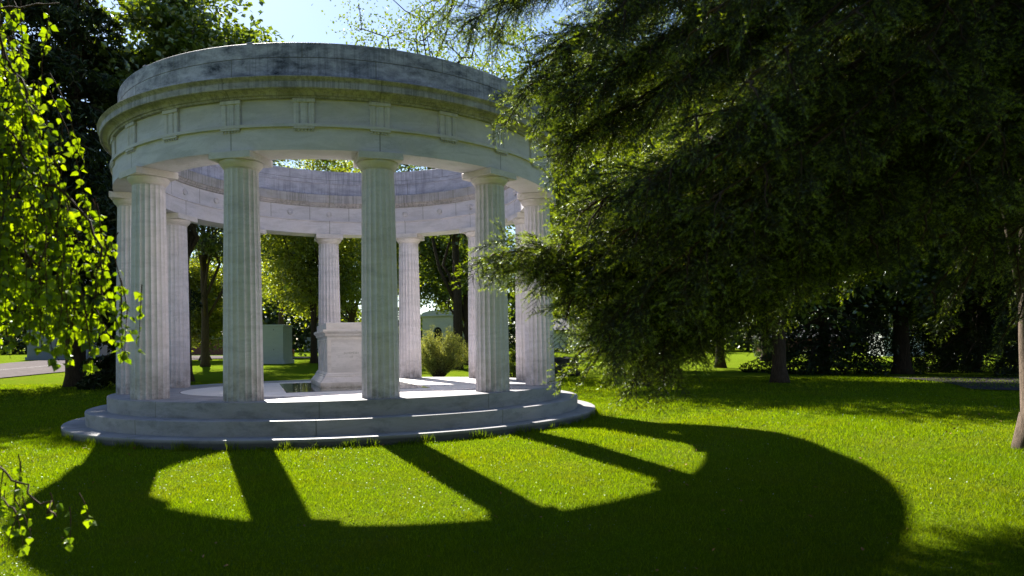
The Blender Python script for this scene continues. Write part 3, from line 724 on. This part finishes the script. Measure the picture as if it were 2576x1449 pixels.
for i, (xx, hw, hh, lb) in enumerate(((1968, 1.6, 1.0, 'clipped hedge block between the two dark trunks'), (2040, 2.1, .95, 'long clipped hedge block right of the near dark trunk'), (1918, .8, .8, 'small hedge block at the foot of the columnar evergreen'), (2112, 1.3, 1.1, 'dark hedge block at the right end of the hedge row'))):
    shrub('hedge', lb, spx(xx, 76), 76, hw, .7, hh, L_hedge if i < 3 else L_darkf, 60 + i, 4500, .09, group='clipped hedge blocks', shape='col', stems=False, lump=.12, cat='hedge')

# ------------------------------------------------------------------ trees
# deep shade at the left: tall spruces and a maple
c1 = conifer('spruce_tree', 'towering dark spruce at the far left behind the birch boughs', -20.6, 28, 26, 6.6, 5.2, .38, None, 101, 42000, .34, 'tall dark spruces at the left')
conifer('spruce_tree', 'towering dark spruce left of the colonnade, nearest to its ring', -18.6, 30.5, 24, 5.3, 4.2, .40, None, 102, 50000, .34, 'tall dark spruces at the left')
conifer('spruce_tree', 'low-skirted dark spruce tucked behind the left edge of the colonnade', -15.75, 29, 10.5, 1.5, .4, .16, None, 103, 20000, .24, 'tall dark spruces at the left')
copy_tree(c1, -29, 22, 'towering dark spruce mostly hidden by the birch leaves', .95, 1.3, 'tall dark spruces at the left')
tree('maple_tree', 'tall maple with sunlit green crown edge above the left of the colonnade', -15.4, 33.5, 19.3, 4.1, 9, .4, L_maple, seed=104, ls=.30, nclump=260, per=170, cl=.13)
tree('maple_tree', 'high-crowned dark maple above the round light green tree, behind the back left column', -22.3, 52, 23, 5.6, 9.5, .3, L_darkf, seed=140, ls=.26, nclump=220, per=150, cl=.14)
# trees seen through the columns
tree('lawn_tree', 'round light green tree with a thick dark trunk between the left columns', spx(516, 68), 68, 12.8, 4.6, 1.9, .42, L_light, seed=110, ls=.26, nclump=230, per=170, cl=.14, flare=1.9)
tree('tall_tree', 'tall open tree with a long bare trunk behind the grey block tomb', spx(708, 92), 92, 24, 8, 8, .42, L_light, seed=111, ls=.34, nclump=120, per=90, cl=.11, nl=12)
tree('linden_tree', 'bright leafy tree beside the tall open tree, over the clipped bushes', spx(790, 60), 60, 19.0, 5.4, 3.2, .3, L_light, seed=112, ls=.22, nclump=300, per=190, cl=.12)
tree('maple_tree', 'dense dark maple behind the sarcophagus', spx(885, 72), 72, 20.5, 6.8, 2.6, .4, L_light, seed=113, ls=.27, nclump=300, per=170, cl=.14)
tree('maple_tree', 'dark shady maple behind the arched mausoleum', spx(1120, 100), 100, 25, 10.5, 3.5, .5, L_darkf, seed=114, ls=.42, nclump=300, per=170, cl=.14)
tree('maple_tree', 'maple with bright lit leaf sprays between the back right columns', spx(1175, 56), 56, 15.5, 4.8, 4.5, .28, L_maple, seed=115, ls=.26, nclump=170, per=120, cl=.10)
tree('ash_tree', 'tall airy tree with dark limbs against the sky above the colonnade', spx(1150, 47), 47, 27, 7.2, 10, .34, L_maple, seed=116, ls=.2, nclump=170, per=80, cl=.105, nl=16, lean=(-2.4, 0))
tree('ash_tree', 'tall airy tree right of the limbed tree, half hidden by the near spruce', spx(1345, 50), 50, 24, 7.5, 6.5, .32, L_maple, seed=117, ls=.24, nclump=230, per=120, cl=.12, nl=16)
tree('maple_tree', 'green maple with a curving dark limb right of the colonnade', 4.7, 31.5, 13.5, 5.6, 3.6, .24, L_maple, seed=118, ls=.2, nclump=300, per=140, cl=.13, nl=16, lean=(1.2, 0))
tree('birch_tree', 'pale birch trunk in front of the white house', spx(1437, 100), 100, 15, 4.2, 5, .36, L_light, M_birchbark, seed=119, ls=.3, nclump=110, per=90, cl=.12)
# shade trees at the right
G = 'shade trees on the right lawn'
r1 = tree('shade_tree', 'shade tree whose straight dark trunk stands nearest on the dappled lawn', 9.9, 26.6, 15, 5.0, 2.9, .27, L_maple, seed=130, ls=.22, nclump=300, per=130, cl=.14, group=G, flare=1.7)
r2 = tree('shade_tree', 'shade tree with a stout dark trunk in front of the white shed', 19.3, 35.5, 17, 6.0, 3.2, .42, L_darkf, seed=131, ls=.25, nclump=320, per=130, cl=.14, group=G, flare=1.6)
copy_tree(r2, spx(1928, 66), 66, 'shade tree behind the hedge with its dark trunk left of the nearest trunk', 1.15, 1.0, G)
tree('yard_tree', 'tree with a pale flared trunk at the right edge of the lawn', 6.43, 8.9, 12, 3.4, 6.6, .13, L_maple, M_bark2, seed=132, ls=.13, nclump=200, per=110, cl=.14, flare=2.3)
c2 = conifer('yard_spruce', 'dark spruce with drooping lit lower boughs over the far hedge', 16.3, 37.5, 17, 4.6, .6, .26, L_conif, 133, 30000, .26, G)
copy_tree(r2, 28, 46, 'shade tree far right beyond the path', 1.1, 2.0, G)
copy_tree(r1, 27, 33, 'shade tree beyond the bend of the path', 1.1, 4.0, G)
copy_tree(c1, 9.5, 48, 'tall spruce beyond the shade trees, left of the brown house', .78, .5, G)
copy_tree(c2, 23.5, 27.5, 'spruce beside the path at the right edge', 1.0, 2.2, G)
copy_tree(r1, 4.7, 25.5, 'shade tree just behind the hanging near spruce boughs, right of the colonnade', .86, 2.2, G)
copy_tree(c2, 26, 40, 'spruce beyond the path bend, behind the stout trunk', 1.0, 4.2, G)
copy_tree(r2, 37, 43, 'broad shade tree at the far right behind the path', 1.15, 0.4, G)
copy_tree(c1, 33, 52, 'tall spruce rising at the far right background', .7, 0.9, G)
copy_tree(r1, 14.5, 50, 'shade tree in front of the hedge row', 1.2, 3.2, G)
for i, (xx, yy, src, sc, ro) in enumerate(((-17, -7, c1, .8, .3), (-9, -11, r2, 1.0, 1.1), (1, -9, c1, .8, 2.0), (8, -5.5, c1, .8, 4.1), (14, -3, c1, .7, 1.1))):  # unseen trees added to cut the sky light from behind
    copy_tree(src, xx, yy, 'added tree out of view behind the viewer, holding back sky light', sc, ro, 'added sky-blocking trees behind the viewer')
# far wood: reads as one mass
g = np.random.default_rng(77); k = 130000
x = g.uniform(-125, 125, k); row = g.integers(0, 3, k); y = 128 + row * 9 + g.normal(size=k) * 2.5 - np.abs(x) * .25
top = 9.5 + 3.5 * np.sin(x * .13 + row) + 2.5 * np.sin(x * .37 + row * 2) + row * 2.0
top = np.where((x > -34) & (x < -6), top * .62, top); top = np.where(x > 12, top * 1.5, top)
z = gz(x, y) + g.uniform(0, 1, k) ** .8 * top
P = np.stack([x, y, z], 1); P += .9 * np.stack([np.sin(z * 2 + x), np.sin(x * 1.7), 0 * x], 1)
tag(np_mesh('far_wood', leaves(P, np.full(k, .85), .8, .2, g), 4, [L_darkf]), 'distant belt of dark green woodland behind the cemetery', 'woodland', kind='stuff')

# ------------------------------------------------------------------ foreground spruce
g = np.random.default_rng(200)
TX, TY = 5.15, 5.6
SP = empty('near_spruce', (TX, TY, 0), 'large spruce in the foreground whose long needled limbs hang over the right half', 'tree')
org = np.array([TX, TY, 0.])
def spray(g, L_=.24, ns=9):
    """one flat spray: an axis with side shoots, needles all round"""
    ax = [(np.array([0, 0, 0.]), np.array([L_, 0, -.02 * L_]))]
    for i in range(ns):
        t = .12 + .80 * i / ns; s = 1 if i % 2 else -1
        l_ = (.10 * (1 - t) + .05) * g.uniform(.8, 1.2); b = np.array([L_ * t, 0, -.01 * t])
        ax.append((b, b + np.array([l_ * .72, s * l_ * .72, g.uniform(-.2, .12) * l_])))
    V = []; mi = []
    for a, b in ax:
        l_ = np.linalg.norm(b - a); k = int(l_ / .0027); t = g.uniform(0, 1.03, k); d = (b - a) / l_
        u = np.cross(d, [0, 0, 1.]); u /= np.linalg.norm(u); v = np.cross(u, d)
        an = g.uniform(0, 2 * math.pi, k); nd = unit(d * g.uniform(.55, 1.1, k)[:, None] + (np.cos(an)[:, None] * u + np.sin(an)[:, None] * v) * np.where(np.sin(an) < 0, .55, 1)[:, None])
        p = a + (b - a) * t[:, None]; ln = g.uniform(.013, .021, k)[:, None]; wv = np.cross(nd, g.normal(size=(k, 3))); wv = unit(wv) * .0014
        V.append(np.stack([p - wv, p + wv, p + nd * ln], 1)); mi.append((t * l_ > l_ - .03).astype(int) * 1)
        w3 = .0016
        V.append(np.array([[a + v * w3, a - v * w3, b]])); mi.append(np.array([2]))
        V.append(np.array([[a + u * w3, a - u * w3, b]])); mi.append(np.array([2]))
    return np.concatenate(V), np.concatenate(mi)
protos = [spray(g) for _ in range(5)]
wood = MB(); inst = []
def limb(p0, p1, r0=.05, sag=.10, n2=None, t0=.30, dens=1.0, sec=1.0, hang=.45, puff=30):
    p0 = np.array(p0, float); p1 = np.array(p1, float); L_ = np.linalg.norm(p1 - p0)
    cc = p0 * .5 + p1 * .5; cc[2] = p0[2] + sag * L_; cc += g.normal(size=3) * .06 * L_; tt_ = np.linspace(0, 1, 14)[:, None]
    c = (1 - tt_) ** 2 * p0 + 2 * tt_ * (1 - tt_) * cc + tt_ ** 2 * p1; c[:, 2] += .05 * L_ * tt_[:, 0] ** 8; c[1:-1] += g.normal(size=(12, 3)) * .012
    wood.tube(c - org, np.linspace(r0, .004, 14), 7, False)
    n2 = n2 or int(L_ * 9.5 * dens)
    for i in range(n2):
        t = t0 + (1 - t0) * (i + g.uniform(0, 1)) / n2; q = t * 13; i0 = min(12, int(q)); p = c[i0] + (c[i0 + 1] - c[i0]) * (q - i0)
        d = unit(c[i0 + 1] - c[i0]); side = unit(np.cross(d, [0, 0, 1.])) * (1 if i % 2 else -1)
        sl = sec * g.uniform(.3, .75) * (1.12 - t) ** .45
        e = p + (d * g.uniform(.45, .9) + side * g.uniform(.4, .9) + np.array([0, 0, -hang * g.uniform(.3, 1.3)])) * sl
        c2 = curve(p, e, .06, 6, .15, g)
        c2[:, 2] -= .10 * sl * np.linspace(0, 1, 6) ** 2
        wood.tube(c2 - org, np.linspace(.010, .003, 6), 4, False)
        ks = max(3, int(sl / .055))
        for j in range(ks):
            tt = .25 + .75 * (j + .5) / ks; qq = tt * 5; j0 = min(4, int(qq)); pp = c2[j0] + (c2[j0 + 1] - c2[j0]) * (qq - j0)
            dd = unit(c2[j0 + 1] - c2[j0]); sd = unit(np.cross(dd, [0, 0, 1.])) * (1 if j % 2 else -1)
            if j == ks - 1: sd = sd * .1
            dr = unit(dd + sd * g.uniform(.3, .9) + np.array([0, 0, g.uniform(-.35, .15)]) + g.normal(size=3) * .12)
            inst.append((pp, dr, g.uniform(.7, 1.15)))
    for j in range(int(puff * dens)):        # bushy end of the limb
        t = g.uniform(.66, 1.0) * 13; i0 = min(12, int(t)); p = c[i0] + (c[i0 + 1] - c[i0]) * (t - i0); d = unit(c[i0 + 1] - c[i0])
        dr = unit(d * 1.0 + g.normal(size=3) * .6 + np.array([0, 0, -.1])); inst.append((p + g.normal(size=3) * .05, dr, g.uniform(.8, 1.2)))
    inst.append((c[-2], unit(c[-1] - c[-2]), 1.0))
def P3(x, y, Y): p = at(x, y, Y); return np.array([p.x, p.y, p.z])
def trunk_at(h): return np.array([TX, TY, h])
# limbs whose ends reach into the picture: (x, y) of the tip in the photo, its real distance, height at the trunk
tips = [(1135, 88, 5.6, 4.6), (1180, 150, 5.4, 4.4), (1300, 60, 5.2, 4.8), (1420, 20, 5.0, 4.9), (1540, -60, 4.6, 5.2), (1335, 262, 5.0, 3.9), (1330, 320, 4.7, 3.7), (1400, 355, 4.6, 3.6), (1400, 215, 4.9, 4.1),
        (1450, 430, 4.7, 3.3), (1440, 450, 4.6, 3.2), (1470, 330, 4.4, 3.6), (1500, 180, 4.3, 4.2), 
        (1405, 775, 4.5, 2.4), (1470, 640, 4.5, 2.7), (1445, 835, 4.4, 2.3), (1500, 770, 4.7, 2.4), (1515, 905, 4.3, 2.1), (1520, 950, 4.5, 2.0), (1570, 880, 4.1, 2.1), (1650, 930, 4.5, 1.9), (1560, 700, 4.0, 2.5), (1500, 620, 4.2, 2.8),
        (1740, 930, 4.6, 1.8), (1500, 965, 4.4, 1.9), (1600, 975, 4.7, 1.8), (1650, 975, 4.4, 1.8), (1690, 965, 4.8, 1.8), (1600, 930, 5.0, 2.0), (1640, 880, 5.2, 2.2), (1510, 870, 4.9, 2.3), (1690, 780, 3.9, 2.2), (1640, 560, 3.9, 2.8), (1760, 640, 3.7, 2.5), (1820, 500, 3.8, 3.0), (1850, 780, 4.2, 2.0), (1720, 420, 3.7, 3.2),
        (1740, 60, 4.0, 4.8), (1690, 330, 4.1, 3.6), (1800, 160, 3.6, 4.2), (1880, 330, 3.6, 3.5), (1950, 60, 3.7, 4.6), (1960, 640, 4.0, 2.4), (2050, 470, 3.8, 3.0), (2080, 200, 3.6, 4.0), (2150, 700, 4.2, 2.1), (2180, 40, 3.8, 4.7), (2240, 420, 3.9, 3.1), (2300, 620, 4.1, 2.5), (2330, 230, 3.8, 4.0),
        (1500, 60, 6.6, 5.4), (1700, 120, 6.5, 5.2), (1640, 480, 6.0, 3.6), (1780, 350, 6.4, 4.0), (1900, 180, 6.6, 5.0), (1880, 520, 6.2, 3.4), (2020, 330, 6.6, 4.2), (2000, 90, 6.8, 5.4), (2140, 560, 6.4, 3.2), (2200, 300, 6.7, 4.4), (2320, 120, 6.8, 5.2), (2400, 480, 6.4, 3.6), (2420, 800, 4.8, 2.6), (2520, 740, 4.9, 2.8), (2560, 860, 5.3, 2.4), (2480, 560, 4.6, 3.2), (2560, 350, 4.8, 3.8), (2500, 120, 4.8, 4.6), (2330, 800, 5.4, 2.4), (2560, 620, 5.6, 3.0)]
for (x, y, Y, h) in tips:
    limb(trunk_at(h + 1.1), P3(x, y, Y), .024, .05, t0=.24, dens=.95 if x < 1720 else .5, puff=70 if x < 1640 else 30)
for (x, y, Y, h) in ((1250, 752, 4.35, 2.55), (1310, 775, 4.4, 2.5), (1365, 755, 4.5, 2.6), (1410, 730, 4.4, 2.6)):
    limb(trunk_at(h), P3(x, y, Y), .018, .03, t0=.5, dens=1.0, sec=.6, hang=.25, puff=50)
for a in np.linspace(-2.6, 1.9, 14):        # limbs that leave the picture, so that the tree is whole
    h = g.uniform(5.0, 7.5); L_ = g.uniform(3.2, 4.4); limb(trunk_at(h), np.array([TX + math.cos(a) * L_, TY + math.sin(a) * L_ if math.sin(a) > 0 else TY + math.sin(a) * L_ * .3, h - .9]), .05, .06, dens=.35)
for (ex, ey, ez) in ((.4, 8.6, 4.3), (1.2, 9.4, 4.0), (1.9, 8.2, 4.6), (2.4, 9.6, 3.4), (3.0, 8.8, 4.8), (3.4, 9.8, 3.0), (4.0, 9.0, 4.2), (4.6, 9.8, 3.6), (5.2, 9.2, 4.6), (6.0, 9.6, 3.4), (1.6, 8.1, 2.3), (2.0, 8.5, 2.5), (2.5, 8.0, 2.3), (2.9, 8.6, 2.7), (2.2, 8.9, 3.0), (1.3, 8.5, 3.2), (2.8, 8.2, 3.05), (1.9, 7.8, 2.6), (3.4, 8.4, 2.6), (1.0, 7.9, 2.4), (1.2, 8.4, 2.6), (.9, 8.2, 2.9), (1.4, 7.4, 5.0), (2.6, 7.4, 5.4), (3.6, 7.8, 5.6), (5.6, 8.4, 5.6), (6.6, 8.8, 4.6), (2.0, 8.8, 3.0), (4.6, 8.2, 2.9)):
    limb(trunk_at(ez + 1.6), np.array([ex, ey, ez]), .03, .06, t0=.3, dens=2.0 if ez < 3.1 else .6, sec=1.25)
for h in np.linspace(5.5, 12, 26):
    a = g.uniform(0, 2 * math.pi); L_ = 4.8 * (1 - (h - 5) / 9); limb(trunk_at(h), np.array([TX + math.cos(a) * L_, TY + math.sin(a) * L_, h - .3 * L_]), .05, .06, dens=.35)
wood.m = 0
tw = MB(); tw.tube([(0, 0, -.2), (0, 0, .6), (0, 0, 5), (0, 0, 10), (0, 0, 14)], [.42, .30, .24, .13, .02], 18); tw.build('trunk', M_bark, SP, True)
wood.build('limbs', M_twig, SP, True)
Ps = np.array([a for a, b, c_ in inst]) - org; Ds = np.array([b for a, b, c_ in inst]); Sc = np.array([c_ for a, b, c_ in inst])
up_ = unit(np.array([0, 0, 1.]) + g.normal(size=Ps.shape) * .35); sd = unit(np.cross(up_, Ds)); up_ = np.cross(Ds, sd)
Rm = np.stack([Ds, sd, up_], -1)
outV = []; outM = []
for k, (V, mi) in enumerate(protos):
    s = np.arange(len(Ps)) % len(protos) == k; A = V.reshape(-1, 3)
    W_ = np.einsum('nij,vj->nvi', Rm[s] * Sc[s][:, None, None], A) + Ps[s][:, None, :]
    outV.append(W_.astype(np.float32).reshape(-1, 3)); outM.append(np.tile(mi, s.sum()))
np_mesh('needles', np.vstack(outV), 3, [L_need, L_new, M_twig], SP, np.concatenate(outM))
print('sprays', len(inst), 'needle tris', sum(len(a) for a in outM))

# ------------------------------------------------------------------ foreground weeping birch
g = np.random.default_rng(300); BX, BY = -4.6, 4.3
BI = empty('weeping_birch', (BX, BY, 0), 'weeping birch with hanging backlit yellow-green leaves at the left edge', 'tree')
borg = np.array([BX, BY, 0.]); bw = MB(); LP = []; LD = []
shape = np.array([(0, 0), (.10, .30), (.34, .48), (.55, .36), (.80, .14), (1.0, 0), (.80, -.14), (.55, -.36), (.34, -.48), (.10, -.30)])
def strand(p, L_, sway=.10):
    k = max(4, int(L_ / .07)); c = [np.array(p, float)]; d = np.array([g.normal() * .3, g.normal() * .3, -.7])
    for i in range(k):
        d = unit(d + np.array([g.normal() * sway, g.normal() * sway, -.25])); c.append(c[-1] + d * L_ / k)
    c = np.array(c); bw.tube(c - borg, np.linspace(.0032, .0011, len(c)), 4, False)
    m_ = int(L_ / .027)
    for i in range(m_):
        q = g.uniform(.03, 1) * k; i0 = min(k - 1, int(q)); LP.append(c[i0] + (c[i0 + 1] - c[i0]) * (q - i0))
def bough(pts, r0, n, fl, t0=0., r1=.004):
    P = np.array(pts, float); t = np.linspace(0, len(P) - 1, 26); c = np.stack([np.interp(t, range(len(P)), P[:, i]) for i in range(3)], 1)
    c[1:-1] += g.normal(size=(24, 3)) * .012
    bw.tube(c - borg, np.linspace(r0, r1, 26), 6, False)
    for i in range(n):
        q = (t0 + (1 - t0) * g.uniform(0, 1)) * 25; i0 = min(24, int(q)); p = c[i0] + (c[i0 + 1] - c[i0]) * (q - i0)
        off = np.array([g.normal() * .10 - .06, g.normal() * .5, g.normal() * .06]); L_ = fl(q / 25) * g.uniform(.55, 1.08)
        if L_ > .08: strand(p + off * .3, L_)
def PB(x, y, Y): return P3(x - (26 if y < 1000 else 0), y, Y)
Y0 = 3.5
bough([(BX, BY, 3.3), PB(-260, -160, 3.9), PB(-60, 0, 3.6), PB(25, 95, Y0), PB(75, 200, Y0), PB(115, 330, 3.4)], .012, 60, lambda t: 1.15 - .75 * t, .25)
bough([(BX, BY, 2.9), PB(-250, 250, 3.9), PB(-40, 400, 3.6), PB(120, 448, Y0), PB(190, 490, Y0), PB(245, 560, 3.45), PB(285, 670, 3.4), PB(300, 760, 3.4)], .012, 52, lambda t: .95 - .62 * t, .30)
bough([(BX, BY, 2.8), PB(-250, 150, 3.7), PB(-60, 250, 3.5), PB(60, 330, 3.4), PB(110, 430, 3.35)], .011, 58, lambda t: 1.15 - .45 * t, .25)
bough([(BX, BY, 2.4), PB(-220, 480, 3.8), PB(-60, 520, 3.5), PB(60, 600, 3.4), PB(150, 690, 3.3)], .01, 56, lambda t: .86 - .42 * t, .25)
bough([(BX, BY, 2.5), PB(-220, 560, 3.9), PB(-60, 640, 3.6), PB(60, 690, 3.5), PB(215, 740, 3.45), PB(245, 800, 3.45)], .01, 34, lambda t: .48 - .25 * t, .25)
bough([(BX, BY, 1.6), PB(-240, 1080, 3.8), PB(-60, 1150, 3.5), PB(40, 1200, 3.4), PB(105, 1265, 3.35), PB(140, 1300, 3.3)], .006, 18, lambda t: .30 - .14 * t, .3)
bough([(BX, BY, 1.3), PB(-220, 1120, 3.6), PB(-50, 1210, 3.4), PB(40, 1290, 3.3)], .006, 14, lambda t: .26 - .05 * t, .3)
for i in range(16):        # boughs on the far side of the trunk
    a = g.uniform(-2.8, 2.2) if i % 2 else g.uniform(1.6, 3.6); h = g.uniform(2.2, 5.5); L_ = g.uniform(1.0, 2.2)
    q = np.array([BX + math.cos(a) * L_, BY + math.sin(a) * L_, h + .3]); bough([(BX, BY, h - .4), (np.array([BX, BY, h + .2]) + q) / 2, q], .02, 20, lambda t: 1.0, .25)
tm_ = MB(); tm_.tube([(0, 0, -.2), (.02, 0, .5), (-.05, .03, 3), (.05, 0, 6), (0, 0, 8)], [.24, .16, .13, .07, .02], 14); tm_.build('trunk', M_birchbark, BI, True)
bw.build('twigs', M_twig, BI, True)
LP = np.array(LP) - borg; k = len(LP)
dn = unit(np.stack([g.normal(size=k) * .55, g.normal(size=k) * .55, -np.abs(g.normal(size=k) * .4 + .9)], 1))
nr = g.normal(size=(k, 3)); nr = unit(nr - dn * (nr * dn).sum(1, keepdims=True)); sd = np.cross(nr, dn)
sz = g.uniform(.028, .052, k)[:, None, None]; st = dn * .014
sh = shape[None]; cup = (np.abs(shape[:, 1]) * .35 - shape[:, 0] ** 2 * .12)[None, :, None]
V = (LP + st)[:, None, :] + sz * (sh[..., 0:1] * dn[:, None] + sh[..., 1:2] * .95 * sd[:, None] + cup * nr[:, None])
np_mesh('leaves', V.reshape(-1, 3), 10, [L_birch], BI); print('birch leaves', k)
